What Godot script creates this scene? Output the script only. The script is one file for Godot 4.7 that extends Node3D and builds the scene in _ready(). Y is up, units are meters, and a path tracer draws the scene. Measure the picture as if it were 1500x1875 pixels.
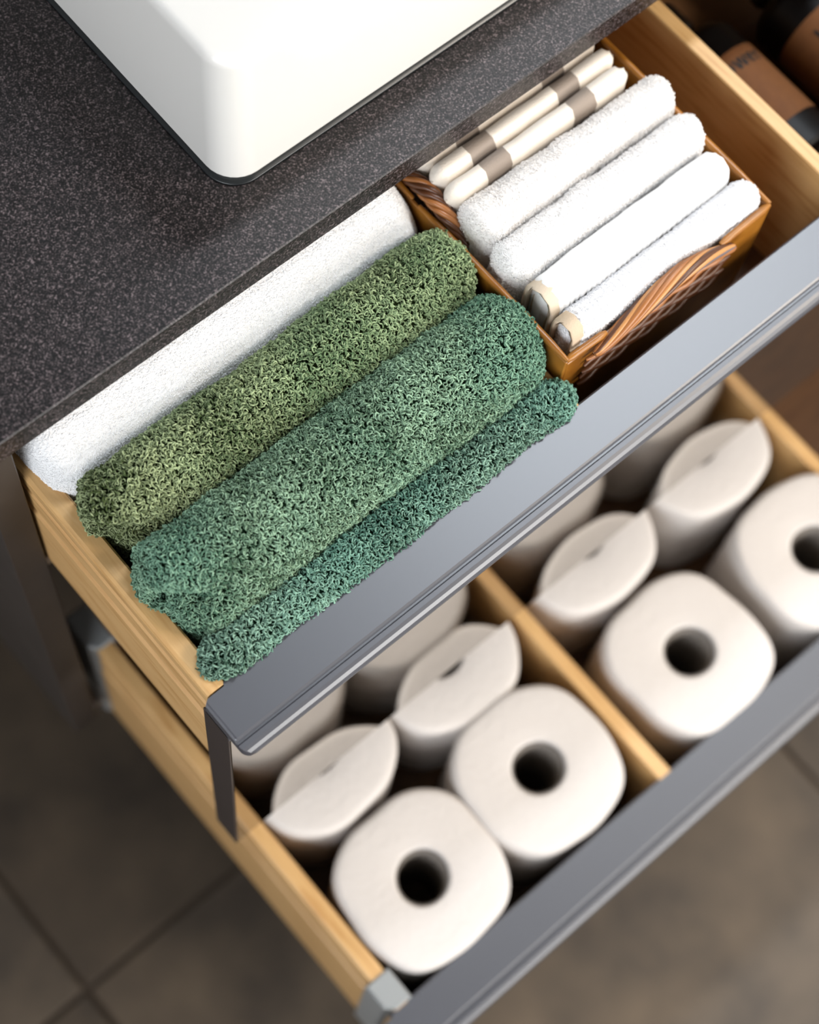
extends Node3D
# A vanity seen from above: two pulled-out drawers with towels, a basket of linen and toilet rolls.
# x runs along the vanity's front, y is up, z comes out of the cabinet; metres, floor at y = 0.

var rng := RandomNumberGenerator.new()
var M := {}
var taken := {}

# ---------------------------------------------------------------- naming
func numbered(called: String) -> String:
	var n: int = taken.get(called, 0)
	taken[called] = n + 1
	return called if n == 0 else "%s_%03d" % [called, n]

func tag(o: Node3D, label: String, category: String, group := "") -> Node3D:
	o.set_meta("label", label)
	o.set_meta("category", category)
	if group != "":
		o.set_meta("group", group)
	return o

func thing(called: String, label: String, category: String, at: Vector3, group := "") -> Node3D:
	var o := Node3D.new()
	o.name = numbered(called)
	add_child(o, true)
	o.position = at
	return tag(o, label, category, group)

func put(called: String, mesh: Mesh, mat: Material, parent: Node) -> MeshInstance3D:
	var o := MeshInstance3D.new()
	o.name = numbered(called) if parent == self else called
	o.mesh = mesh
	o.material_override = mat
	parent.add_child(o, true)
	return o

func struct(called: String, mesh: Mesh, mat: Material, parent: Node = self) -> MeshInstance3D:
	var o := put(called, mesh, mat, parent)
	o.set_meta("kind", "structure")
	return o

# ---------------------------------------------------------------- shapes
func begin() -> SurfaceTool:
	var st := SurfaceTool.new()
	st.begin(Mesh.PRIMITIVE_TRIANGLES)
	st.set_smooth_group(-1)
	return st

func done(st: SurfaceTool) -> ArrayMesh:
	st.generate_normals()
	return st.commit()

# a flat face, turned so that it looks away from «inside»
func face(st: SurfaceTool, p: Array, inside: Vector3) -> void:
	var c := Vector3.ZERO
	for v in p:
		c += v
	c /= p.size()
	var n: Vector3 = (p[1] - p[0]).cross(p[2] - p[0])
	var flip: bool = n.dot(c - inside) > 0.0
	for i in range(1, p.size() - 1):
		if flip:
			st.add_vertex(p[0]); st.add_vertex(p[i + 1]); st.add_vertex(p[i])
		else:
			st.add_vertex(p[0]); st.add_vertex(p[i]); st.add_vertex(p[i + 1])

# a box from corner a to corner b with chamfered edges
func add_box(st: SurfaceTool, a: Vector3, b: Vector3, ch := 0.001) -> void:
	var c := (a + b) / 2.0
	var h := (b - a) / 2.0
	ch = minf(ch, minf(h.x, minf(h.y, h.z)) * 0.49)
	var v := func(s: Vector3, axis: int) -> Vector3:
		var q := h - Vector3.ONE * ch
		q[axis] = h[axis]
		return c + q * s
	for axis in 3:
		var u := (axis + 1) % 3
		var w := (axis + 2) % 3
		for s in [-1.0, 1.0]:
			var f := []
			for k in [[-1.0, -1.0], [1.0, -1.0], [1.0, 1.0], [-1.0, 1.0]]:
				var sg := Vector3.ZERO
				sg[axis] = s; sg[u] = k[0]; sg[w] = k[1]
				f.append(v.call(sg, axis))
			face(st, f, c)
		for s1 in [-1.0, 1.0]:
			for s2 in [-1.0, 1.0]:
				var g := []
				for k in [[-1.0, u], [1.0, u], [1.0, w], [-1.0, w]]:
					var sg := Vector3.ZERO
					sg[u] = s1; sg[w] = s2; sg[axis] = k[0]
					g.append(v.call(sg, k[1]))
				face(st, g, c)
	for sx in [-1.0, 1.0]:
		for sy in [-1.0, 1.0]:
			for sz in [-1.0, 1.0]:
				var sg := Vector3(sx, sy, sz)
				face(st, [v.call(sg, 0), v.call(sg, 1), v.call(sg, 2)], c)

func box(a: Vector3, b: Vector3, ch := 0.001) -> ArrayMesh:
	var st := begin()
	add_box(st, a, b, ch)
	return done(st)

func boxes(list: Array, ch := 0.001) -> ArrayMesh:
	var st := begin()
	for k in list:
		add_box(st, k[0], k[1], ch)
	return done(st)

# an outline drawn in two axes and extruded along the third: axis "x" takes (z, y), "z" takes (x, y)
func prism(outline: PackedVector2Array, axis: String, from: float, to: float) -> ArrayMesh:
	var st := begin()
	var at := func(p: Vector2, d: float) -> Vector3:
		return Vector3(d, p.y, p.x) if axis == "x" else Vector3(p.x, p.y, d)
	var n := outline.size()
	var turn := 0.0
	for i in n:
		turn += outline[i].cross(outline[(i + 1) % n])
	for i in n:
		var p := outline[i]
		var q := outline[(i + 1) % n]
		var mid := (p + q) / 2.0
		var out := Vector2(q.y - p.y, p.x - q.x) * signf(turn)
		face(st, [at.call(p, from), at.call(q, from), at.call(q, to), at.call(p, to)], at.call(mid - out.normalized() * 0.001, (from + to) / 2.0))
	var tri := Geometry2D.triangulate_polygon(outline)
	for k in range(0, tri.size(), 3):
		for d in [from, to]:
			face(st, [at.call(outline[tri[k]], d), at.call(outline[tri[k + 1]], d), at.call(outline[tri[k + 2]], d)], at.call(outline[tri[k]], (from + to) / 2.0))
	return done(st)

# rings of equally many points joined into one smooth skin
func skin(rings: Array, closed_ends := true, colors: Array = []) -> ArrayMesh:
	var n: int = rings[0].size()
	var m := rings.size()
	var v := PackedVector3Array()
	var nor := PackedVector3Array()
	var col := PackedColorArray()
	var idx := PackedInt32Array()
	for i in m:
		for j in n:
			v.append(rings[i][j])
			var du: Vector3 = rings[mini(i + 1, m - 1)][j] - rings[maxi(i - 1, 0)][j]
			var dv: Vector3 = rings[i][(j + 1) % n] - rings[i][(j + n - 1) % n]
			nor.append(du.cross(dv))
			if colors.size():
				col.append(colors[i])
	# outward is decided by the volume that the skin encloses
	var c := Vector3.ZERO
	for p in v:
		c += p
	c /= v.size()
	var vol := 0.0
	for i in m - 1:
		for j in n:
			var a := v[i * n + j] - c
			var b := v[i * n + (j + 1) % n] - c
			var d := v[(i + 1) * n + j] - c
			var e := v[(i + 1) * n + (j + 1) % n] - c
			vol += a.dot(b.cross(e)) + a.dot(e.cross(d))
	var flip := vol > 0.0
	for i in m - 1:
		for j in n:
			var a := i * n + j
			var b := i * n + (j + 1) % n
			var d := (i + 1) * n + j
			var e := (i + 1) * n + (j + 1) % n
			if flip:
				idx.append_array([a, e, b, a, d, e])
			else:
				idx.append_array([a, b, e, a, e, d])
	if closed_ends:
		for end in 2:
			var k := 0 if end == 0 else (m - 1) * n
			for j in range(1, n - 1):
				if (end == 0) == flip:
					idx.append_array([k, k + j, k + j + 1])
				else:
					idx.append_array([k, k + j + 1, k + j])
	var sg := 1.0 if flip else -1.0
	for k in nor.size():
		nor[k] = (nor[k] * -sg).normalized()
		if nor[k] == Vector3.ZERO:
			nor[k] = Vector3.UP
	var a := []
	a.resize(Mesh.ARRAY_MAX)
	a[Mesh.ARRAY_VERTEX] = v
	a[Mesh.ARRAY_NORMAL] = nor
	a[Mesh.ARRAY_INDEX] = idx
	if colors.size():
		a[Mesh.ARRAY_COLOR] = col
	var mesh := ArrayMesh.new()
	mesh.add_surface_from_arrays(Mesh.PRIMITIVE_TRIANGLES, a)
	return mesh

func round_rect(x0: float, x1: float, z0: float, z1: float, r: float, y: float, steps := 8) -> Array:
	var p := []
	for c in [[x1 - r, z1 - r, 0.0], [x0 + r, z1 - r, PI / 2], [x0 + r, z0 + r, PI], [x1 - r, z0 + r, PI * 1.5]]:
		for k in steps + 1:
			var t: float = c[2] + PI / 2 * k / steps
			p.append(Vector3(c[0] + cos(t) * r, y, c[1] + sin(t) * r))
	return p

func tube(path: Array, radius: float, sides := 8) -> ArrayMesh:
	var rings := []
	for i in path.size():
		var t: Vector3 = (path[mini(i + 1, path.size() - 1)] - path[maxi(i - 1, 0)]).normalized()
		var u := t.cross(Vector3.UP if absf(t.y) < 0.9 else Vector3.RIGHT).normalized()
		var w := t.cross(u)
		var ring := []
		var r := radius * (0.55 if i == 0 or i == path.size() - 1 else 1.0)
		for k in sides:
			var g := TAU * k / sides
			ring.append(path[i] + (u * cos(g) + w * sin(g)) * r)
		rings.append(ring)
	return skin(rings)

# ---------------------------------------------------------------- materials
func noise_tex(freq: float, ramp: Array, size := 512, seed_ := 1, octaves := 4, type := FastNoiseLite.TYPE_SIMPLEX_SMOOTH) -> NoiseTexture2D:
	var t := NoiseTexture2D.new()
	var n := FastNoiseLite.new()
	n.noise_type = type
	n.frequency = freq
	n.seed = seed_
	n.fractal_octaves = octaves
	t.noise = n
	t.width = size
	t.height = size
	t.seamless = true
	var g := Gradient.new()
	g.offsets = PackedFloat32Array()
	var off := PackedFloat32Array()
	var cols := PackedColorArray()
	for k in ramp:
		off.append(k[0]); cols.append(k[1])
	g.offsets = off
	g.colors = cols
	t.color_ramp = g
	return t

func plain(c: Color, rough: float, spec := 0.5) -> StandardMaterial3D:
	var m := StandardMaterial3D.new()
	m.albedo_color = c
	m.roughness = rough
	m.metallic_specular = spec
	return m

func mapped(m: StandardMaterial3D, scale_: Vector3, world := true) -> StandardMaterial3D:
	m.uv1_triplanar = true
	m.uv1_world_triplanar = world
	m.uv1_scale = scale_
	return m

func wood(light: Color, dark: Color, seed_: int, scale_: Vector3, rough := 0.42) -> StandardMaterial3D:
	var m := plain(Color.WHITE, rough)
	var mid := light.lerp(dark, 0.35)
	m.albedo_texture = noise_tex(0.012, [[0.0, dark], [0.35, mid], [0.55, light], [0.75, mid.lerp(light, 0.6)], [1.0, light.lightened(0.06)]], 512, seed_, 5)
	return mapped(m, scale_)

func grain_image(size: int, seed_: int, blur: bool) -> PackedFloat32Array:
	var r := RandomNumberGenerator.new()
	r.seed = seed_
	var a := PackedFloat32Array()
	a.resize(size * size)
	for i in a.size():
		a[i] = r.randf()
	if blur:
		var b := PackedFloat32Array()
		b.resize(size * size)
		for y in size:
			for x in size:
				var x1 := (x + 1) % size
				var y1 := ((y + 1) % size) * size
				b[y * size + x] = (a[y * size + x] + a[y * size + x1] + a[y1 + x] + a[y1 + x1]) * 0.25
		return b
	return a

func speckle_tex(size: int, seed_: int, low: Color, high: Color, at: float, width: float, blur := true) -> ImageTexture:
	var a := grain_image(size, seed_, blur)
	var bytes := PackedByteArray()
	bytes.resize(size * size * 3)
	for i in a.size():
		var t := clampf((a[i] - at) / width, 0.0, 1.0)
		var c := low.lerp(high, pow(t, 1.5))
		bytes[i * 3] = int(c.r * 255.0)
		bytes[i * 3 + 1] = int(c.g * 255.0)
		bytes[i * 3 + 2] = int(c.b * 255.0)
	return ImageTexture.create_from_image(Image.create_from_data(size, size, false, Image.FORMAT_RGB8, bytes))

func make_materials() -> void:
	M.counter = plain(Color.WHITE, 0.36, 0.42)
	M.counter.albedo_texture = speckle_tex(768, 11, Color(0.03, 0.022, 0.022), Color(0.44, 0.395, 0.40), 0.26, 0.56)
	M.counter.roughness_texture = speckle_tex(512, 13, Color(0.7, 0.7, 0.7), Color(1, 1, 1), 0.3, 0.4)
	M.counter.roughness = 0.5
	mapped(M.counter, Vector3.ONE * 3.1)
	M.ceramic = plain(Color(0.87, 0.86, 0.84), 0.16)
	M.sealant = plain(Color(0.12, 0.13, 0.135), 0.3)
	M.wood = wood(Color(0.82, 0.66, 0.445), Color(0.70, 0.515, 0.30), 3, Vector3(22, 22, 2.2))
	M.wood_x = wood(Color(0.84, 0.64, 0.41), Color(0.72, 0.51, 0.29), 5, Vector3(2.2, 22, 22))
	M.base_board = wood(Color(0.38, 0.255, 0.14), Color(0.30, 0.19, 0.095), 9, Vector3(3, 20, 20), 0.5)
	M.carcass = plain(Color(0.23, 0.205, 0.19), 0.5)
	M.carcass.albedo_texture = noise_tex(0.02, [[0.0, Color(0.85, 0.85, 0.85)], [1.0, Color(1, 1, 1)]], 256, 4)
	mapped(M.carcass, Vector3.ONE * 4.0)
	M.metal_paint = plain(Color(0.262, 0.265, 0.29), 0.37, 0.8)
	M.edge = plain(Color(0.20, 0.17, 0.16), 0.5)
	M.plastic = plain(Color(0.56, 0.57, 0.57), 0.35)
	M.steel = plain(Color(0.62, 0.62, 0.64), 0.3)
	M.steel.metallic = 0.9
	M.gloss = plain(Color(0.60, 0.57, 0.53), 0.035)
	M.gloss.metallic = 1.0
	var pane := plain(Color(0.95, 0.97, 0.97, 0.05), 0.02)
	pane.transparency = BaseMaterial3D.TRANSPARENCY_ALPHA
	M.pane = pane
	M.grout = plain(Color(0.24, 0.19, 0.14), 0.8)
	M.wall = plain(Color(0.74, 0.73, 0.72), 0.8)
	M.wall.albedo_texture = noise_tex(0.03, [[0.0, Color(0.95, 0.95, 0.95)], [1.0, Color(1, 1, 1)]], 256, 6)
	mapped(M.wall, Vector3.ONE * 2.0)
	M.slate = plain(Color(0.40, 0.40, 0.40), 0.6)
	M.slate.albedo_texture = noise_tex(0.02, [[0.0, Color(0.8, 0.8, 0.8)], [1.0, Color(1, 1, 1)]], 256, 7)
	mapped(M.slate, Vector3.ONE * 1.5)
	M.tiles = []
	for k in 3:
		var t := plain(Color.WHITE, 0.55)
		var d: float = [0.0, 0.02, -0.02][k]
		t.albedo_texture = noise_tex(0.010, [[0.0, Color(0.225 + d, 0.19 + d, 0.155 + d)], [0.4, Color(0.30 + d, 0.255 + d, 0.205 + d)], [0.7, Color(0.335 + d, 0.285 + d, 0.23 + d)], [1.0, Color(0.385 + d, 0.33 + d, 0.265 + d)]], 512, 31 + k, 6)
		mapped(t, Vector3.ONE * 1.6)
		M.tiles.append(t)
	M.paper = plain(Color(0.81, 0.785, 0.765), 0.9, 0.2)
	M.paper.heightmap_enabled = true
	M.paper.heightmap_texture = noise_tex(0.05, [[0.0, Color.BLACK], [1.0, Color.WHITE]], 256, 8)
	M.paper.heightmap_scale = 0.03
	mapped(M.paper, Vector3.ONE * 12.0, false)
	M.card = plain(Color(0.55, 0.52, 0.49), 0.9, 0.2)
	M.tan = plain(Color.WHITE, 0.32)
	M.tan.albedo_texture = noise_tex(0.02, [[0.0, Color(0.46, 0.28, 0.08)], [0.5, Color(0.60, 0.385, 0.13)], [1.0, Color(0.68, 0.46, 0.18)]], 256, 14)
	mapped(M.tan, Vector3(5, 5, 5))
	M.wicker = []
	for c in [Color(0.60, 0.38, 0.20), Color(0.74, 0.52, 0.31), Color(0.33, 0.19, 0.10), Color(0.40, 0.36, 0.36)]:
		M.wicker.append(plain(c, 0.35))
	M.linen = plain(Color.WHITE, 0.9, 0.2)
	M.linen.vertex_color_use_as_albedo = true
	M.linen.heightmap_enabled = true
	M.linen.heightmap_texture = noise_tex(0.2, [[0.0, Color.BLACK], [1.0, Color.WHITE]], 256, 18)
	M.linen.heightmap_scale = 0.02
	mapped(M.linen, Vector3.ONE * 15.0, false)
	M.loop = plain(Color.WHITE, 0.85, 0.25)
	M.loop.vertex_color_use_as_albedo = true
	M.loop_white = plain(Color.WHITE, 0.9, 0.2)
	M.loop_white.vertex_color_use_as_albedo = true
	M.amber = plain(Color(0.03, 0.018, 0.014), 0.42, 0.3)
	M.kraft = plain(Color.WHITE, 0.75)
	M.kraft.albedo_texture = noise_tex(0.05, [[0.0, Color(0.385, 0.225, 0.075)], [1.0, Color(0.43, 0.26, 0.095)]], 256, 23)
	mapped(M.kraft, Vector3.ONE * 10.0, false)
	M.ink = plain(Color(0.06, 0.045, 0.03), 0.7)
	M.cap = plain(Color(0.02, 0.02, 0.02), 0.35)

# ---------------------------------------------------------------- terry cloth
var loop_mesh: ArrayMesh

func make_loop() -> void:
	# one pile loop of yarn, standing on its two feet
	var path := []
	for k in 8:
		var t := PI * (-0.28 + 1.56 * k / 7.0)
		path.append(Vector3(cos(t) * 0.00105, 0.0012 + sin(t) * 0.0013, 0.0003 * sin(k * 1.3)))
	loop_mesh = tube(path, 0.00036, 6)

# a stadium outline (a wide, b half high) as points in (z, y), pulled in by e
func stadium(a: float, b: float, e: float, n := 44) -> PackedVector2Array:
	a = maxf(a - e, 0.0006)
	b = maxf(b - e, a)
	var p := PackedVector2Array()
	var straight := b - a
	var length := TAU * a + 4.0 * straight
	for k in n:
		var s := length * k / n
		if s < PI * a:
			var t := s / a
			p.append(Vector2(cos(t) * a, straight + sin(t) * a))
		elif s < PI * a + 2.0 * straight:
			p.append(Vector2(-a, straight - (s - PI * a)))
		elif s < TAU * a + 2.0 * straight:
			var t := PI + (s - PI * a - 2.0 * straight) / a
			p.append(Vector2(cos(t) * a, -straight + sin(t) * a))
		else:
			p.append(Vector2(a, -straight + (s - TAU * a - 2.0 * straight)))
	return p

# rings of a folded or rolled cloth of length l lying along x; its base is at y = 0
func cloth_rings(l: float, a: float, b: float, r: float, amp: float, seed_: int, opt := {}) -> Array:
	var no := FastNoiseLite.new()
	no.seed = seed_
	no.frequency = 28.0
	no.fractal_octaves = 3
	var low := FastNoiseLite.new()
	low.seed = seed_ + 50
	low.frequency = 7.0
	r = minf(r, a * 0.9)
	var xs := []
	for k in 4:
		xs.append([0.0, lerpf(a * 0.97, r, (k + 1) / 4.0)])
	for k in range(1, 7):
		var t := PI / 2 * k / 6.0
		xs.append([r * (1.0 - cos(t)), r * (1.0 - sin(t))])
	var mids: Array = opt.get("stops", [])
	var body := []
	var segments: int = opt.get("segments", 24)
	for k in range(1, segments):
		body.append(r + (l - 2.0 * r) * k / float(segments))
	for q in mids:
		body.append(q - 0.0003)
		body.append(q + 0.0003)
	body.sort()
	for x in body:
		xs.append([x, 0.0])
	for k in range(6, 0, -1):
		var t := PI / 2 * k / 6.0
		xs.append([l - r * (1.0 - cos(t)), r * (1.0 - sin(t))])
	for k in range(3, -1, -1):
		xs.append([l, lerpf(a * 0.97, r, (k + 1) / 4.0)])
	var rings := []
	var notches: Array = opt.get("notches", [])   # [which end, angle, depth, reach, width]
	var dents: Array = opt.get("dents", [])       # [which end, angle, depth, width]: the end's layers do not line up
	var skew: Array = opt.get("skew", [0.0, 0.0])
	var ridge: float = opt.get("ridge", 0.0)
	var n := 44
	for q in xs:
		var x: float = q[0]
		var ring := []
		var p := stadium(a, b, q[1], n)
		var full := stadium(a, b, 0.0, n)
		for j in n:
			var c := p[j]
			var out := (full[j] - Vector2(0, clampf(full[j].y, a - b, b - a))).normalized()
			var share := clampf(1.0 - q[1] / a, 0.15, 1.0)
			var d := no.get_noise_3d(x * 1.2, c.y, c.x) * amp * share + low.get_noise_3d(x, 0.3, c.x * 0.5) * amp * 1.2 * share
			for k in notches:
				var from_end: float = x if k[0] == 0 else l - x
				var ang := absf(wrapf(atan2(out.y, out.x) - k[1], -PI, PI))
				d -= k[2] * exp(-ang * ang / (k[4] * k[4])) * clampf(1.0 - from_end / k[3], 0.0, 1.0) * share
			if ridge > 0.0:
				d += ridge * sin(x * 1700.0 + c.x * 300.0) * share * smoothstep(-0.3, 0.3, c.x / a)
			c += out * d
			var f := x / l
			var sh: float = lerpf(skew[0], skew[1], f) * clampf(c.x / a, -1, 1)
			for k in dents:
				var from_end: float = x if k[0] == 0 else l - x
				var ang := absf(wrapf(atan2(out.y, out.x) - k[1], -PI, PI))
				sh += (1.0 if k[0] == 0 else -1.0) * k[2] * exp(-ang * ang / (k[3] * k[3])) * clampf(1.0 - from_end / 0.05, 0.0, 1.0)
			var bulge: float = (-1.0 if f < 0.5 else 1.0) * (1.0 - share) * 0.004
			ring.append(Vector3(x + sh + bulge + low.get_noise_2d(c.y * 2.0, f * 4.0) * amp * 1.5, c.y + b, c.x))
		rings.append(ring)
	return rings

# pile: loops scattered over the upper part of a skin
func pile(parent: Node3D, mesh: ArrayMesh, per_square_mm: float, from_y: float, dark: Color, light: Color, size: float, seed_: int, lean := 0.9, patch: Color = Color(0, 0, 0, 0), height := 1.0) -> void:
	var r := RandomNumberGenerator.new()
	r.seed = seed_
	var no := FastNoiseLite.new()
	no.seed = seed_
	no.frequency = 16.0
	var arr := mesh.surface_get_arrays(0)
	var v: PackedVector3Array = arr[Mesh.ARRAY_VERTEX]
	var nn: PackedVector3Array = arr[Mesh.ARRAY_NORMAL]
	var idx: PackedInt32Array = arr[Mesh.ARRAY_INDEX]
	var buf := PackedFloat32Array()
	var count := 0
	var carry := 0.0
	for k in range(0, idx.size(), 3):
		var a := v[idx[k]]
		var b := v[idx[k + 1]]
		var c := v[idx[k + 2]]
		if maxf(a.y, maxf(b.y, c.y)) < from_y:
			continue
		carry += (b - a).cross(c - a).length() * 0.5e6 * per_square_mm
		while carry > 0.0:
			carry -= 1.0
			if carry < 0.0 and r.randf() > 0.5 and count == 0:
				break
			var s := r.randf()
			var t := r.randf()
			if s + t > 1.0:
				s = 1.0 - s
				t = 1.0 - t
			var p := a + (b - a) * s + (c - a) * t
			var n := (nn[idx[k]] * (1.0 - s - t) + nn[idx[k + 1]] * s + nn[idx[k + 2]] * t).normalized()
			var up := (n + Vector3(r.randf_range(-1, 1), r.randf_range(-1, 1), r.randf_range(-1, 1)) * lean).normalized()
			if up.dot(n) < 0.15:
				up = (up + n * 0.5).normalized()
			var side := up.cross(Vector3(r.randf_range(-1, 1), r.randf_range(-1, 1), r.randf_range(-1, 1))).normalized()
			var fw := side.cross(up)
			var z := size * r.randf_range(0.75, 1.25)
			side *= z; fw *= z
			var u := up * z * height * r.randf_range(0.8, 1.3)
			p -= n * 0.0003
			var w := clampf(r.randf() * 0.75 + no.get_noise_3dv(p) * 0.5 + 0.12, 0.0, 1.0)
			var col := dark.lerp(light, w)
			if patch.a > 0.0:
				col = col.lerp(patch, patch.a * clampf(no.get_noise_3dv(p * 0.45 + Vector3(3, 1, 2)) * 1.6 + 0.45, 0.0, 1.0))
			buf.append_array([side.x, u.x, fw.x, p.x, side.y, u.y, fw.y, p.y, side.z, u.z, fw.z, p.z, col.r, col.g, col.b, 1.0])
			count += 1
	var mm := MultiMesh.new()
	mm.transform_format = MultiMesh.TRANSFORM_3D
	mm.use_colors = true
	mm.mesh = loop_mesh
	mm.instance_count = count
	mm.buffer = buf
	var o := MultiMeshInstance3D.new()
	o.name = "terry_pile"
	o.multimesh = mm
	o.material_override = M.loop_white if dark.r > 0.4 else M.loop
	o.set_meta("kind", "stuff")
	parent.add_child(o, true)

# ---------------------------------------------------------------- the drawer's front
func front(d: Node3D, x0: float, x1: float, top: float, zf: float, panel_bottom: float) -> void:
	var t := 0.0190
	put("gloss_panel", box(Vector3(x0 + 0.0012, panel_bottom, zf - t), Vector3(x1 - 0.0012, top - 0.012, zf), 0.0006), M.gloss, d)
	for s in [[x0, x0 + 0.0011], [x1 - 0.0011, x1]]:
		put("edge_strip", box(Vector3(s[0], panel_bottom, zf - t - 0.0002), Vector3(s[1], top - 0.0095, zf + 0.0002), 0.0003), M.edge, d)
	# the metal profile on top: a groove, a rounded grip in front of the panel, corners rounded off at both ends
	var shape := [
		Vector2(-0.0218, -0.0012), Vector2(-0.0206, 0.0), Vector2(0.0052, 0.0), Vector2(0.0062, -0.0004), Vector2(0.0070, -0.0017), Vector2(0.0080, -0.0017), Vector2(0.0088, -0.0009),
		Vector2(0.0112, -0.0010), Vector2(0.0130, -0.0016), Vector2(0.0146, -0.0028), Vector2(0.0156, -0.0046), Vector2(0.0156, -0.0070),
		Vector2(0.0148, -0.0086), Vector2(0.0014, -0.0088), Vector2(0.0014, -0.0140), Vector2(0.0003, -0.0140), Vector2(0.0003, -0.0118), Vector2(-0.0218, -0.0118)]
	var stations := []
	for k in 9:
		stations.append([0.0062 * (1.0 - cos(PI / 2 * k / 8.0)), 0.0062 * (1.0 - sin(PI / 2 * k / 8.0))])
	stations.append_array([[0.0133, 0.0], [0.0137, 0.0]])
	var loops := []
	for side in 2:
		var list: Array = stations if side == 0 else stations.duplicate()
		if side == 1:
			list.reverse()
		for q in list:
			var x: float = x0 + q[0] if side == 0 else x1 - q[0]
			var loop := []
			for p in shape:
				var back: float = -0.0190 + 0.0022 * clampf(1.0 - q[0] / 0.003, 0.0, 1.0) if q[0] < 0.0135 else -0.0218
				var z: float = clampf(p.x, back, 0.0156 - q[1])
				var drop: float = 0.0008 * clampf(1.0 - q[0] / 0.0012, 0.0, 1.0)
				loop.append(Vector3(x, top + minf(p.y, -drop), zf + z))
			loops.append(loop)
	var st := begin()
	var n := shape.size()
	var flat := PackedVector2Array(shape)
	for i in loops.size() - 1:
		for j in n:
			var u := (j + 1) % n
			var e: Vector2 = shape[u] - shape[j]
			var c: Vector3 = (loops[i][j] + loops[i][u] + loops[i + 1][j] + loops[i + 1][u]) / 4.0
			var out := Vector3(0, e.x, -e.y)
			# the outline runs clockwise in (z, y): its outside lies to the left of the way
			var pts := [loops[i][j], loops[i][u], loops[i + 1][u], loops[i + 1][j]]
			if (pts[0] - pts[1]).length() < 1e-6 and (pts[2] - pts[3]).length() < 1e-6:
				continue
			face(st, pts, c - Vector3(0, out.y, out.z).normalized() * 0.001)
	var tri := Geometry2D.triangulate_polygon(flat)
	for k in range(0, tri.size(), 3):
		for e in [0, loops.size() - 1]:
			face(st, [loops[e][tri[k]], loops[e][tri[k + 1]], loops[e][tri[k + 2]]], loops[e][tri[k]] + Vector3(0.001 if e == 0 else -0.001, 0, 0))
	put("handle_profile", done(st), M.metal_paint, d)

func side_outline(xo: float, xi: float, y0: float, y1: float) -> PackedVector2Array:
	# from outside (xo) to inside (xi): a grooved outer face, an eased top edge
	var s := signf(xi - xo)
	return PackedVector2Array([
		Vector2(xi, y0), Vector2(xi, y1 - 0.0012), Vector2(xi - s * 0.0012, y1), Vector2(xo + s * 0.0022, y1), Vector2(xo + s * 0.0006, y1 - 0.0008), Vector2(xo, y1 - 0.0026),
		Vector2(xo + s * 0.0002, y1 - 0.013), Vector2(xo + s * 0.0030, y1 - 0.0155), Vector2(xo + s * 0.0030, y1 - 0.0185), Vector2(xo, y1 - 0.021),
		Vector2(xo, y1 - 0.038), Vector2(xo + s * 0.0030, y1 - 0.0405), Vector2(xo + s * 0.0030, y1 - 0.044), Vector2(xo - s * 0.0008, y1 - 0.0465),
		Vector2(xo - s * 0.0008, y0)])

func make_drawer(label: String, x0: float, x1: float, top: float, bottom: float, z0: float, zf: float, floor_y: float, dividers: Array, panel_bottom: float, fx0: float, fx1: float) -> Node3D:
	var d := thing("drawer", label, "drawer", Vector3(0, bottom, 0), "pulled out drawers of the vanity")
	var zb := zf - 0.0194
	var parts := Node3D.new()
	parts.free()
	var shift := func(m: MeshInstance3D) -> void:
		m.position.y = -bottom
	shift.call(put("side_wall", prism(side_outline(x0, x0 + 0.0118, bottom, top), "z", z0, zb - 0.0005), M.wood, d))
	shift.call(put("side_wall", prism(side_outline(x1, x1 - 0.0118, bottom, top), "z", z0, zb - 0.0005), M.wood, d))
	shift.call(put("back_wall", box(Vector3(x0 + 0.012, bottom, z0), Vector3(x1 - 0.012, top - 0.02, z0 + 0.0118)), M.wood_x, d))
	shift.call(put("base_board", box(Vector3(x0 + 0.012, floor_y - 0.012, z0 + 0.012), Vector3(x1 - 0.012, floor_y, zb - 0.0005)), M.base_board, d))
	for k in dividers:
		shift.call(put("divider", box(Vector3(k[0], floor_y, z0 + 0.012), Vector3(k[1], top, zb - 0.0005), 0.0008), M.wood, d))
	front(d, fx0, fx1, top, zf, panel_bottom)
	for c in d.get_children():
		c.position.y = -bottom
	return d

func bracket(d: Node3D, x: float, top: float, bottom: float, z0: float, z1: float, slant: float) -> void:
	# moulded corner piece round the end of a side wall
	var st := begin()
	var xo := x - 0.0042
	var xi := x + 0.0145
	var c := Vector3((xo + xi) / 2, (top + bottom) / 2, (z0 + z1) / 2)
	var ring := func(e: float, y: float) -> Array:
		return [Vector3(xo + e, y, z0 + slant + e), Vector3(xi - e, y, z0 + e), Vector3(xi - e, y, z1 - e), Vector3(xo + 0.006, y, z1 - e), Vector3(xo + e, y, z1 - 0.006 - e)]
	var rings := [ring.call(0.0, bottom), ring.call(0.0, top), ring.call(0.0014, top + 0.0016)]
	face(st, rings[0], c)
	face(st, rings[2], c)
	for k in 2:
		for i in 5:
			var j := (i + 1) % 5
			face(st, [rings[k][i], rings[k][j], rings[k + 1][j], rings[k + 1][i]], c)
	put("corner_bracket", done(st), M.plastic, d).position = -d.position

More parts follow.
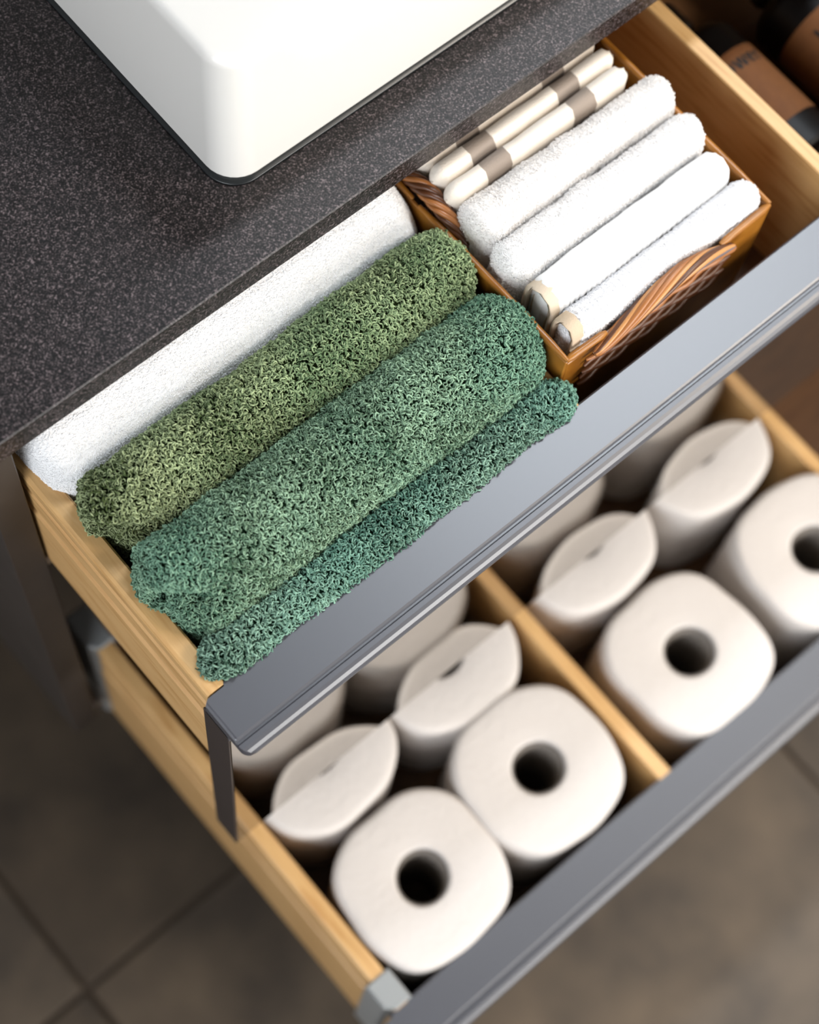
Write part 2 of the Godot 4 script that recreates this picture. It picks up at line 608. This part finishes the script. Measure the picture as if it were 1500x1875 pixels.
# ---------------------------------------------------------------- paper rolls, bottles
func roll_meshes(seed_: int, h: float, square := 1.0) -> Array:
	var r := RandomNumberGenerator.new()
	r.seed = seed_
	var sq := r.randf_range(0.0022, 0.0034) * square
	var two := r.randf_range(-0.0012, 0.0012)
	var ph := r.randf_range(-0.12, 0.12)
	var n := 64
	var radius := func(t: float, e: float, c: float) -> float:
		return 0.0564 - sq * cos(4.0 * (t + ph)) + two * cos(2.0 * t + 1.0) + 0.0004 * sin(9.0 * t + seed_) * e - c
	var rings := []
	var rows := [[0.0, 0.003], [0.003, 0.0006]]
	for k in 7:
		rows.append([0.006 + (h - 0.014) * k / 6.0, 0.0012 if k % 2 else 0.0])
	rows.append_array([[h - 0.0045, 0.0003], [h - 0.0022, 0.0012], [h - 0.0007, 0.0028], [h, 0.0055]])
	for q in rows:
		var ring := []
		for k in n:
			var t := TAU * k / n
			var d: float = radius.call(t, 1.0, q[1])
			ring.append(Vector3(cos(t) * d, q[0], sin(t) * d))
		rings.append(ring)
	var cw := r.randf_range(0.0, TAU)
	for q in [[0.75, h + 0.0004], [0.4, h + 0.0003], [0.08, h], [0.0, h - 0.0012], [0.0, h * 0.5], [0.0, 0.0]]:
		var ring := []
		for k in n:
			var t := TAU * k / n
			var ci := 0.0178 + 0.0006 * cos(2.0 * t + cw)
			var d: float = lerpf(ci, radius.call(t, 1.0, 0.0055), q[0])
			ring.append(Vector3(cos(t) * d, q[1], sin(t) * d))
		rings.append(ring)
	var core := []
	for q in [[0.0, 0.0], [0.0, h - 0.002], [0.0009, h - 0.002], [0.0009, 0.0]]:
		var ring := []
		for k in n:
			var t := TAU * k / n
			var d: float = 0.0175 + 0.0006 * cos(2.0 * t + cw) - q[0]
			ring.append(Vector3(cos(t) * d, q[1], sin(t) * d))
		core.append(ring)
	return [skin(rings, false), skin(core, false)]

func bent_text(s: String, r: float, size: float, spin: float) -> ArrayMesh:
	# letters wrapped round a cylinder that lies along z, reading along x, their tops towards -z
	var tm := TextMesh.new()
	tm.text = s
	var f := SystemFont.new()
	f.font_names = PackedStringArray(["Droid Sans"])
	f.font_weight = 700
	tm.font = f
	tm.font_size = 32
	tm.pixel_size = size / 32.0
	tm.depth = 0.0003
	tm.curve_step = 1.0
	var a := tm.surface_get_arrays(0)
	var v: PackedVector3Array = a[Mesh.ARRAY_VERTEX]
	var n: PackedVector3Array = a[Mesh.ARRAY_NORMAL]
	for i in v.size():
		var t: float = v[i].x / r + spin
		var d: float = r + 0.0004 + v[i].z
		v[i] = Vector3(sin(t) * d, cos(t) * d, -v[i].y)
		n[i] = (Vector3(sin(t), cos(t), 0) * n[i].z + Vector3(cos(t), -sin(t), 0) * n[i].x + Vector3(0, 0, -1) * n[i].y).normalized()
	var b := []
	b.resize(Mesh.ARRAY_MAX)
	b[Mesh.ARRAY_VERTEX] = v
	b[Mesh.ARRAY_NORMAL] = n
	b[Mesh.ARRAY_INDEX] = a[Mesh.ARRAY_INDEX]
	var m := ArrayMesh.new()
	m.add_surface_from_arrays(Mesh.PRIMITIVE_TRIANGLES, b)
	return m

func bottle(label: String, x: float, y: float, z: float, r: float, word: String, spin: float, down: float) -> void:
	# lies on its back, its cap towards the back of the drawer; z is the label's near edge
	var b := thing("bottle", label, "bottle", Vector3(x, y, z), "dark bottles lying in the upper drawer")
	var ring := func(rad: float, zz: float) -> Array:
		var p := []
		for k in 40:
			var t := TAU * k / 40
			p.append(Vector3(cos(t) * rad, r + sin(t) * rad, zz))
		return p
	var rings := []
	for q in [[r - 0.004, 0.022], [r - 0.0012, 0.0212], [r, 0.018], [r, -0.075], [r - 0.0012, -0.079], [r - 0.005, -0.0835], [r - 0.012, -0.0865], [0.0135, -0.088], [0.0125, -0.091], [0.0125, -0.096]]:
		rings.append(ring.call(q[0], q[1]))
	put("body", skin(rings), M.amber, b)
	var cap := []
	for q in [[0.0142, -0.0925], [0.0148, -0.0935], [0.0148, -0.112], [0.0135, -0.114]]:
		cap.append(ring.call(q[0], q[1]))
	put("cap", skin(cap), M.cap, b)
	var lab := []
	for zz in [0.0, -0.057]:
		var p := []
		for rr in [r + 0.0003, r + 0.0001]:
			for k in 25:
				var kk: int = k if rr > r + 0.0002 else 24 - k
				var t := PI / 2 - spin + lerpf(-1.75, 1.75, kk / 24.0)
				p.append(Vector3(cos(t) * rr, r + sin(t) * rr, zz))
		lab.append(p)
	var lb := put("label", skin(lab, false), M.kraft, b)
	var tx := put("lettering", bent_text(word, r, 0.0132, spin), M.ink, lb)
	tx.position = Vector3(0, r, down)

# ---------------------------------------------------------------- the scene
func _ready() -> void:
	rng.seed = 5
	# camera
	var cam := Camera3D.new()
	cam.name = "camera"
	cam.keep_aspect = Camera3D.KEEP_HEIGHT
	cam.near = 0.05
	cam.far = 30.0
	cam.transform = Transform3D(Basis(Vector3(0.75689, 0.07252, 0.64950), Vector3(0.58568, 0.36571, -0.72335), Vector3(-0.28999, 0.92790, 0.23432)).orthonormalized(), Vector3(-0.12906, 1.566, 0.18576))
	add_child(cam)
	var lens := CameraAttributesPhysical.new()
	lens.frustum_focal_length = 50.0
	lens.frustum_focus_distance = 0.918
	lens.exposure_aperture = 3.2
	cam.attributes = lens
	cam.fov = 31.413
	cam.current = true
	# sky and exposure
	var we := WorldEnvironment.new()
	we.name = "world"
	var env := Environment.new()
	env.background_mode = Environment.BG_COLOR
	env.background_color = Color(0.80, 0.86, 0.95)
	env.background_energy_multiplier = 1.0
	env.tonemap_mode = Environment.TONE_MAPPER_LINEAR
	env.tonemap_exposure = 1.4
	env.sdfgi_enabled = true
	env.ssao_enabled = true
	env.ssil_enabled = true
	we.environment = env
	add_child(we)
	make_materials()
	make_loop()
	# lights: daylight through a window on the left and one high on the right, a lamp panel in the ceiling
	var area := func(called: String, at: Vector3, towards: Vector3, size: Vector2, energy: float, color: Color) -> void:
		var l := AreaLight3D.new()
		l.name = called
		l.area_size = size
		l.area_normalize_energy = true
		l.light_energy = energy
		l.light_color = color
		l.area_range = 9.0
		l.shadow_enabled = true
		add_child(l)
		l.look_at_from_position(at, towards, Vector3(0, 0, -1) if absf(towards.y - at.y) > 0.5 else Vector3.UP)
	area.call("pendant_lamp_light", Vector3(1.15, 1.795, 0.78), Vector3(1.15, 0, 0.78), Vector2(0.36, 0.36), 1.45, Color(1.0, 0.955, 0.90))
	area.call("strip_lamp_light", Vector3(1.16, 2.335, -0.42), Vector3(1.16, 0, -0.42), Vector2(1.02, 0.14), 1.6, Color(0.93, 0.965, 1.0))
	area.call("left_window_daylight", Vector3(-1.26, 1.55, 0.55), Vector3(0.0, 1.55, 0.55), Vector2(1.2, 1.2), 2.0, Color(0.97, 0.985, 1.0))
	area.call("front_window_daylight", Vector3(0.75, 1.45, 1.86), Vector3(0.75, 1.45, 0.0), Vector2(1.1, 1.2), 3.4, Color(1.0, 0.985, 0.96))

	# ---- the room
	var floor_ := struct("floor", box(Vector3(-1.4, -0.06, -0.65), Vector3(1.8, -0.004, 2.0), 0.0005), M.grout)
	var tile := box(Vector3(0.0022, -0.006, 0.0022), Vector3(0.5978, 0.0, 0.5978), 0.0014)
	for ix in range(-3, 3):
		for iz in range(-1, 4):
			var x: float = -0.1253 + ix * 0.6
			var z: float = -0.0555 + iz * 0.6
			if x < -1.41 or x > 1.3 or z > 1.5:
				continue
			put("tile", tile, M.tiles[rng.randi() % 3], floor_).position = Vector3(x, 0, z)
	struct("wall_back", box(Vector3(-1.4, 0, -0.65), Vector3(1.8, 2.4, -0.55), 0.0005), M.slate)
	# a side wall between x0 and x1 with one window opening (z0, z1, y0, y1)
	var pierced := func(side: String, n: int, x0: float, x1: float, z0: float, z1: float, y0: float, y1: float) -> void:
		struct("wall_" + side, boxes([
			[Vector3(x0, 0, -0.55), Vector3(x1, y0, 1.9)], [Vector3(x0, y1, -0.55), Vector3(x1, 2.4, 1.9)],
			[Vector3(x0, y0, -0.55), Vector3(x1, y1, z0)], [Vector3(x0, y0, z1), Vector3(x1, y1, 1.9)]], 0.0005), M.wall)
		var c := (x0 + x1) / 2.0
		var w := struct("window_%d" % n, boxes([
			[Vector3(c - 0.025, y0, z0), Vector3(c + 0.025, y0 + 0.04, z1)], [Vector3(c - 0.025, y1 - 0.04, z0), Vector3(c + 0.025, y1, z1)],
			[Vector3(c - 0.025, y0 + 0.04, z0), Vector3(c + 0.025, y1 - 0.04, z0 + 0.04)], [Vector3(c - 0.025, y0 + 0.04, z1 - 0.04), Vector3(c + 0.025, y1 - 0.04, z1)]], 0.004), M.ceramic)
		put("pane", box(Vector3(c - 0.003, y0 + 0.04, z0 + 0.04), Vector3(c + 0.003, y1 - 0.04, z1 - 0.04), 0.0005), M.pane, w)
	pierced.call("left", 1, -1.4, -1.3, -0.1, 1.2, 0.9, 2.2)
	struct("wall_right", box(Vector3(1.7, 0, -0.55), Vector3(1.8, 2.4, 1.9), 0.0005), M.wall)
	struct("wall_front", boxes([
		[Vector3(-1.4, 0, 1.9), Vector3(1.8, 0.8, 2.0)], [Vector3(-1.4, 2.1, 1.9), Vector3(1.8, 2.4, 2.0)],
		[Vector3(-1.4, 0.8, 1.9), Vector3(0.15, 2.1, 2.0)], [Vector3(1.35, 0.8, 1.9), Vector3(1.8, 2.1, 2.0)]], 0.0005), M.wall)
	var w3 := struct("window_2", boxes([
		[Vector3(0.15, 0.8, 1.925), Vector3(1.35, 0.84, 1.975)], [Vector3(0.15, 2.06, 1.925), Vector3(1.35, 2.1, 1.975)],
		[Vector3(0.15, 0.84, 1.925), Vector3(0.19, 2.06, 1.975)], [Vector3(1.31, 0.84, 1.925), Vector3(1.35, 2.06, 1.975)]], 0.004), M.ceramic)
	put("pane", box(Vector3(0.19, 0.84, 1.947), Vector3(1.31, 2.06, 1.953), 0.0005), M.pane, w3)
	struct("ceiling", box(Vector3(-1.4, 2.4, -0.65), Vector3(1.8, 2.5, 2.0), 0.0005), M.slate)
	# ---- the vanity
	var cab := thing("vanity_cabinet", "dark grey brown cabinet carcass under the speckled countertop", "cabinet", Vector3(0, 0.262, -0.35))
	var part := func(called: String, a: Vector3, b: Vector3, m: Material) -> void:
		put(called, box(a - cab.position, b - cab.position, 0.0008), m, cab)
	part.call("side_panel", Vector3(-0.0225, 0.262, -0.5499), Vector3(-0.0030, 0.7578, -0.1652), M.carcass)
	part.call("side_panel", Vector3(0.985, 0.262, -0.5499), Vector3(1.0045, 0.7578, -0.1652), M.carcass)
	part.call("back_panel", Vector3(-0.0028, 0.262, -0.5499), Vector3(0.9848, 0.7578, -0.538), M.carcass)
	part.call("top_rail", Vector3(-0.0028, 0.742, -0.26), Vector3(0.9848, 0.7578, -0.18), M.carcass)
	for x in [-0.0028, 0.976]:
		for y in [0.5745, 0.2625]:
			part.call("runner", Vector3(x, y, -0.53), Vector3(x + 0.0088, y + 0.012, -0.17), M.steel)

	var counter := put("countertop", box(Vector3(-0.5105, -0.0183, -0.1951), Vector3(0.5105, 0.0, 0.1951), 0.0007), M.counter, self)
	counter.position = Vector3(0.4805, 0.7765, -0.3549)
	tag(counter, "dark charcoal countertop with fine sparkling speckle and a square edge", "countertop")

	# basin
	var basin := thing("wash_basin", "white rectangular ceramic basin standing on the dark countertop", "basin", Vector3(0.44, 0.7766, -0.36))
	var bx0 := 0.1575 - 0.44
	var bx1 := 0.74 - 0.44
	var bz1 := -0.1985 + 0.36
	var bz0 := -0.525 + 0.36
	var rings := []
	for q in [[0.0045, 0.0, 0.016], [0.0035, 0.0016, 0.016], [0.001, 0.003, 0.018], [0.0, 0.006, 0.018], [0.0, 0.05, 0.018], [0.0, 0.0955, 0.018], [0.0006, 0.0985, 0.0176], [0.0022, 0.1005, 0.017], [0.0045, 0.1014, 0.016], [0.030, 0.1016, 0.0145], [0.0325, 0.1010, 0.014], [0.0345, 0.0992, 0.014], [0.038, 0.085, 0.016], [0.042, 0.055, 0.022], [0.060, 0.036, 0.028], [0.085, 0.026, 0.035], [0.13, 0.0225, 0.028], [0.152, 0.022, 0.008]]:
		rings.append(round_rect(bx0 + q[0], bx1 - q[0], bz0 + q[0], bz1 - q[0], q[2], q[1]))
	put("bowl", skin(rings), M.ceramic, basin)
	var seal := []
	for q in [[0.001, 0.0], [-0.0012, 0.0002], [-0.0008, 0.0016], [0.0022, 0.0026]]:
		seal.append(round_rect(bx0 + q[0], bx1 - q[0], bz0 + q[0], bz1 - q[0], 0.018, q[1]))
	put("sealant_line", skin(seal, false), M.sealant, basin)

	# ---- the drawers
	var upper := make_drawer("upper wooden drawer with towels, grey grip profile and mirror-glossy front", 0.0, 0.977, 0.7074, 0.5915, -0.47, 0.0, 0.6035, [[0.2369, 0.2482], [0.4504, 0.4598]], 0.4363, -0.0034, 0.9804)
	var lower := make_drawer("lower wooden drawer full of toilet rolls with a grey grip profile", 0.0129, 0.9660, 0.3778, 0.2230, -0.2003, 0.1593, 0.2710, [[0.2473, 0.2580], [0.4906, 0.5010]], 0.10, -0.0034, 0.9804)
	bracket(lower, 0.0129, 0.3780, 0.223, 0.1146, 0.1383, 0.0)
	bracket(lower, 0.0129, 0.3780, 0.223, -0.2030, -0.1700, 0.0)

	# ---- towels in the upper drawer
	var towel := func(label: String, x0: float, x1: float, zc: float, a: float, y1: float, body: Color, dark: Color, light: Color, patch: Color, dens: float, size: float, seed_: int, opt: Dictionary) -> void:
		var y0 := 0.6037
		var b: float = (y1 - y0) / 2.0
		var t := thing("rolled_towel", label, "towel", Vector3(x0, y0, zc), "terry towels side by side in the upper drawer")
		var m := skin(cloth_rings(x1 - x0, a, b, opt.get("r", 0.013), opt.get("amp", 0.0022), seed_, opt))
		var cl := put("cloth", m, plain(body, 0.95, 0.1), t)
		pile(cl, m, dens, (y1 - y0) * 0.42, dark, light, size, seed_, opt.get("lean", 0.9), patch, opt.get("height", 1.0))
	towel.call("white fluffy towel lying half under the countertop edge", 0.009, 0.2465, -0.1765, 0.0335, 0.741, Color(0.92, 0.92, 0.92), Color(0.94, 0.94, 0.95), Color(0.97, 0.97, 0.97), Color(0, 0, 0, 0), 2.0, 0.42, 41, {"amp": 0.0016, "height": 0.5, "lean": 1.3})
	towel.call("olive green terry towel next to the white towel", 0.0125, 0.2485, -0.1195, 0.0222, 0.742, Color(0.10, 0.13, 0.06), Color(0.05, 0.07, 0.022), Color(0.43, 0.50, 0.275), Color(0.19, 0.33, 0.18, 0.35), 0.74, 0.96, 42, {"lean": 1.1, "notches": [[0, 0.35, 0.010, 0.025, 0.35]], "dents": [[0, 0.3, 0.012, 0.45], [1, 1.9, 0.004, 0.5]], "skew": [0.001, -0.006]})
	towel.call("wide sage green terry towel in the middle of the green ones", 0.0115, 0.2475, -0.0695, 0.0272, 0.742, Color(0.07, 0.13, 0.08), Color(0.034, 0.075, 0.038), Color(0.34, 0.50, 0.345), Color(0.14, 0.32, 0.24, 0.4), 0.74, 0.96, 43, {"lean": 1.1, "notches": [[0, 0.75, 0.012, 0.03, 0.35]], "dents": [[0, 0.7, 0.016, 0.4], [0, -0.2, 0.006, 0.6], [1, 2.2, 0.003, 0.5]], "skew": [0.001, -0.004]})
	towel.call("dark green terry towel squeezed behind the grey drawer profile", 0.0105, 0.2465, -0.0310, 0.0108, 0.717, Color(0.06, 0.13, 0.09), Color(0.028, 0.07, 0.045), Color(0.30, 0.47, 0.36), Color(0.13, 0.31, 0.25, 0.5), 0.74, 0.96, 44, {"amp": 0.0016})

	# ---- the basket with folded linen
	var bk := thing("basket", "tan basket with a twisted wicker handle beside the green towels", "basket", Vector3(0.325, 0.6037, -0.14))
	var k := func(x: float, y: float, z: float) -> Vector3:
		return Vector3(x, y, z) - bk.position
	var bt := 0.7315
	put("bottom", box(k.call(0.2530, 0.6037, -0.2520), k.call(0.3985, 0.6057, -0.0395), 0.0005), M.tan, bk)
	put("wall", box(k.call(0.2495, 0.6037, -0.2560), k.call(0.2515, bt - 0.004, -0.0375), 0.0005), M.tan, bk)
	put("wall", box(k.call(0.3995, 0.6037, -0.2560), k.call(0.4015, bt - 0.004, -0.0375), 0.0005), M.tan, bk)
	put("wall", box(k.call(0.2517, 0.6037, -0.2560), k.call(0.3993, bt - 0.004, -0.2540), 0.0005), M.tan, bk)
	put("wall", box(k.call(0.2517, 0.6037, -0.0395), k.call(0.3993, bt - 0.008, -0.0375), 0.0005), M.tan, bk)
	var rim := func(a: Vector3, b: Vector3) -> void:
		var p := []
		for i in 9:
			p.append(a.lerp(b, i / 8.0))
		put("rim", tube(p, 0.0022, 10), M.tan, bk)
	rim.call(k.call(0.2505, bt - 0.003, -0.155), k.call(0.2505, bt - 0.002, -0.0375))
	rim.call(k.call(0.2505, bt - 0.003, -0.255), k.call(0.2505, bt - 0.002, -0.160))
	rim.call(k.call(0.4005, bt - 0.003, -0.255), k.call(0.4005, bt - 0.002, -0.0385))
	rim.call(k.call(0.2505, bt - 0.003, -0.0385), k.call(0.278, bt - 0.003, -0.0375))
	rim.call(k.call(0.362, bt - 0.003, -0.0375), k.call(0.4005, bt - 0.003, -0.0385))
	# the handle: willow strands twisted round each other along the front wall, rising to the right
	for q in 9:
		var p := []
		var ph := TAU * q / 9.0
		for i in 49:
			var f := i / 48.0
			var x := lerpf(0.2675, 0.3705, f)
			var lift := sin(PI * pow(f, 1.35))
			var rad := 0.0006 + 0.0034 * pow(sin(PI * clampf(f, 0.01, 0.99)), 0.6)
			var tw := ph + f * 4.4
			p.append(k.call(x, bt - 0.009 + 0.0105 * lift + sin(tw) * rad, -0.0335 - 0.0035 * lift + cos(tw) * rad * 0.9))
		put("handle_strand", tube(p, [0.0018, 0.0014, 0.0016][q % 3], 8), M.wicker[[0, 1, 2, 0, 3, 1, 2, 1, 0][q]], bk)
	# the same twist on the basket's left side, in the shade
	for q in 7:
		var p := []
		var ph := TAU * q / 7.0
		for i in 33:
			var f := i / 32.0
			var rad := 0.0006 + 0.0032 * pow(sin(PI * clampf(f, 0.01, 0.99)), 0.6)
			var tw := ph + f * 9.0
			p.append(k.call(0.2565 + sin(tw) * rad, bt - 0.008 + 0.012 * sin(PI * f) + cos(tw) * rad, lerpf(-0.188, -0.122, f)))
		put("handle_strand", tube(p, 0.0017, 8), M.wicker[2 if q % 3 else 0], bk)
	# woven rods on the wall below the handle
	for row in 5:
		var p := []
		for i in 25:
			var f := i / 24.0
			p.append(k.call(lerpf(0.2640, 0.3720, f), bt - 0.014 - row * 0.0075, -0.0352 + 0.0008 * sin(f * 30.0 + row * PI)))
		put("weave_strand", tube(p, 0.0016, 8), M.wicker[[0, 2, 2, 2, 2][row % 5]], bk)

	var linen := func(called: String, label: String, cat: String, group: String, x0: float, x1: float, zc: float, a: float, y1: float, base: Color, seed_: int, opt: Dictionary) -> Node3D:
		var y0 := 0.6059
		var b: float = (y1 - y0) / 2.0
		var t := thing(called, label, cat, Vector3(x0, y0, zc), group)
		var rr := cloth_rings(x1 - x0, a, b, opt.get("r", 0.006), opt.get("amp", 0.0008), seed_, opt)
		var cols := []
		for ring in rr:
			var xm := 0.0
			for p in ring:
				xm += p.x
			xm = xm / ring.size() + x0
			var c := base
			for q in opt.get("bands", []):
				if xm > q[0] and xm < q[1]:
					c = opt.band
			cols.append(c)
		var m := skin(rr, true, cols)
		var cl := put("cloth", m, M.linen, t)
		if opt.has("pile"):
			pile(cl, m, opt.pile, (y1 - y0) * 0.6, base, base.lightened(0.3), opt.get("size", 0.7), seed_, 1.1, Color(0, 0, 0, 0), 0.75)
		return t
	var cream := Color(0.80, 0.72, 0.62)
	var taupe := Color(0.30, 0.245, 0.20)
	for q in [[-0.1705, 0.2630, 0.3860, "striped cream napkin mostly hidden under the countertop edge"], [-0.1575, 0.2625, 0.3880, "striped cream napkin in the middle of the three napkins"], [-0.1445, 0.2622, 0.3860, "striped cream napkin leaning on the beige towel"]]:
		var i: int = 0 if q[0] < -0.17 else 1 if q[0] < -0.15 else 2
		linen.call("folded_napkin", q[3], "napkin", "striped napkins at the back of the basket", q[1], q[2], q[0], 0.0062, 0.7475, cream, 60 + i, {"r": 0.0045, "bands": [[0.2838, 0.3002], [0.3460, 0.3620]], "band": taupe, "stops": [0.2838 - q[1], 0.3002 - q[1], 0.3460 - q[1], 0.3620 - q[1]]})
	linen.call("folded_towel", "beige towel with a rounded end next to the striped napkins", "towel", "pale towels in the basket", 0.2600, 0.3985, -0.1235, 0.0136, 0.7480, Color(0.86, 0.83, 0.80), 71, {"r": 0.006, "pile": 0.9, "size": 0.5, "amp": 0.0018, "skew": [0.0015, -0.003]})
	linen.call("folded_towel", "thick off-white towel between the beige one and the ribbed one", "towel", "pale towels in the basket", 0.2595, 0.3955, -0.0960, 0.0132, 0.7470, Color(0.90, 0.88, 0.865), 72, {"r": 0.006, "pile": 0.9, "size": 0.5, "amp": 0.0018, "skew": [0.0015, -0.003]})
	var ribbed = linen.call("folded_towel", "white ribbed towel with an open rolled fold at its left end", "towel", "pale towels in the basket", 0.2640, 0.3915, -0.0712, 0.0113, 0.7450, Color(0.83, 0.83, 0.825), 73, {"r": 0.004, "ridge": 0.00035, "segments": 170, "amp": 0.001})
	var plush = linen.call("folded_towel", "white plush towel just behind the twisted wicker handle", "towel", "pale towels in the basket", 0.2630, 0.3975, -0.0506, 0.0090, 0.7390, Color(0.84, 0.84, 0.855), 74, {"r": 0.006, "pile": 1.0, "size": 0.45, "amp": 0.0008})
	# the folds that show at the left ends of the two front towels
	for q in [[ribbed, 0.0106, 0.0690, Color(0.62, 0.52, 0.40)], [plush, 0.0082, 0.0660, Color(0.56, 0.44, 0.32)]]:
		for s in 2:
			var sh: float = 1.0 - s * 0.42
			var ringsf := []
			for e in [[0.0, 0.0], [0.0, 1.0], [0.0022, 1.0], [0.0022, 0.0]]:
				var ring := []
				for c in stadium(q[1] * sh, q[2] * (1.0 - s * 0.12), e[0], 40):
					ring.append(Vector3(0.003 - e[1] * (0.0075 - s * 0.003), c.y + 0.0690, c.x))
				ringsf.append(ring)
			ringsf.append(ringsf[0])
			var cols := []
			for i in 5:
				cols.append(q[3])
			put("fold_edge", skin(ringsf, false, cols), M.linen, q[0])

	# ---- bottles in the right compartment
	bottle("dark bottle with a kraft label that reads shower, beside the divider", 0.4965, 0.6037, -0.0905, 0.0295, "shower", -0.10, -0.0475)
	bottle("dark bottle at the right with only the start of its label in view", 0.5740, 0.6037, -0.0800, 0.0295, "b", -0.62, -0.0420)

	# ---- toilet rolls in the lower drawer
	var rows := [
		[0.0855, [[0.0814, 0.0, "front left toilet roll, in the corner by the wooden side wall"], [0.1883, -0.0052, "second toilet roll of the front row, left of the middle divider"], [0.3243, 0.001, "third toilet roll of the front row, right of the middle divider"], [0.4465, 0.004, "front row toilet roll at the right edge of the picture"]]],
		[-0.0262, [[0.0800, 0.0, "toilet roll behind the front left one, half hidden by the upper drawer"], [0.1892, 0.002, "toilet roll left of the middle divider, half hidden by the upper drawer"], [0.3203, 0.0, "toilet roll right of the middle divider, half hidden by the upper drawer"], [0.4347, 0.0, "toilet roll by the right divider, half hidden by the upper drawer"]]]]
	var n := 0
	for row in rows:
		for q in row[1]:
			var t := thing("toilet_roll", q[2], "toilet roll", Vector3(q[0], 0.2712, row[0] + q[1]), "toilet rolls in the lower drawer")
			var h := 0.1120 + 0.0012 * sin(n * 2.3)
			var ms := roll_meshes(100 + n, h, 1.0 if n < 4 else 0.6)
			put("paper", ms[0], M.paper, t)
			put("core", ms[1], M.card, t)
			n += 1

	# ---- the lamps
	var glow := plain(Color(0.9, 0.9, 0.88), 0.6)
	glow.emission_enabled = true
	glow.emission = Color(1.0, 0.97, 0.94)
	glow.emission_energy_multiplier = 0.8
	var lit := func(called: String, label: String, at: Vector3, hx: float, hz: float) -> Node3D:
		var lamp := thing(called, label, "lamp", at)
		var f := 0.02
		put("frame", boxes([[Vector3(-hx - f, 0, -hz - f), Vector3(hx + f, 0.045, -hz)], [Vector3(-hx - f, 0, hz), Vector3(hx + f, 0.045, hz + f)], [Vector3(-hx - f, 0, -hz), Vector3(-hx, 0.045, hz)], [Vector3(hx, 0, -hz), Vector3(hx + f, 0.045, hz)], [Vector3(-hx, 0.035, -hz), Vector3(hx, 0.045, hz)]]), M.cap, lamp)
		put("diffuser", box(Vector3(-hx + 0.0005, 0.004, -hz + 0.0005), Vector3(hx - 0.0005, 0.034, hz - 0.0005), 0.0005), glow, lamp)
		return lamp
	var pendant: Node3D = lit.call("pendant_lamp", "square black pendant lamp hanging on a cord in front of the vanity", Vector3(1.15, 1.805, 0.78), 0.19, 0.19)
	put("cord", tube([Vector3(0, 0.044, 0), Vector3(0, 0.3, 0), Vector3(0, 0.595, 0)], 0.003), M.cap, pendant)
	lit.call("strip_lamp", "long narrow strip lamp on the ceiling along the back wall", Vector3(1.16, 2.354, -0.42), 0.515, 0.075)
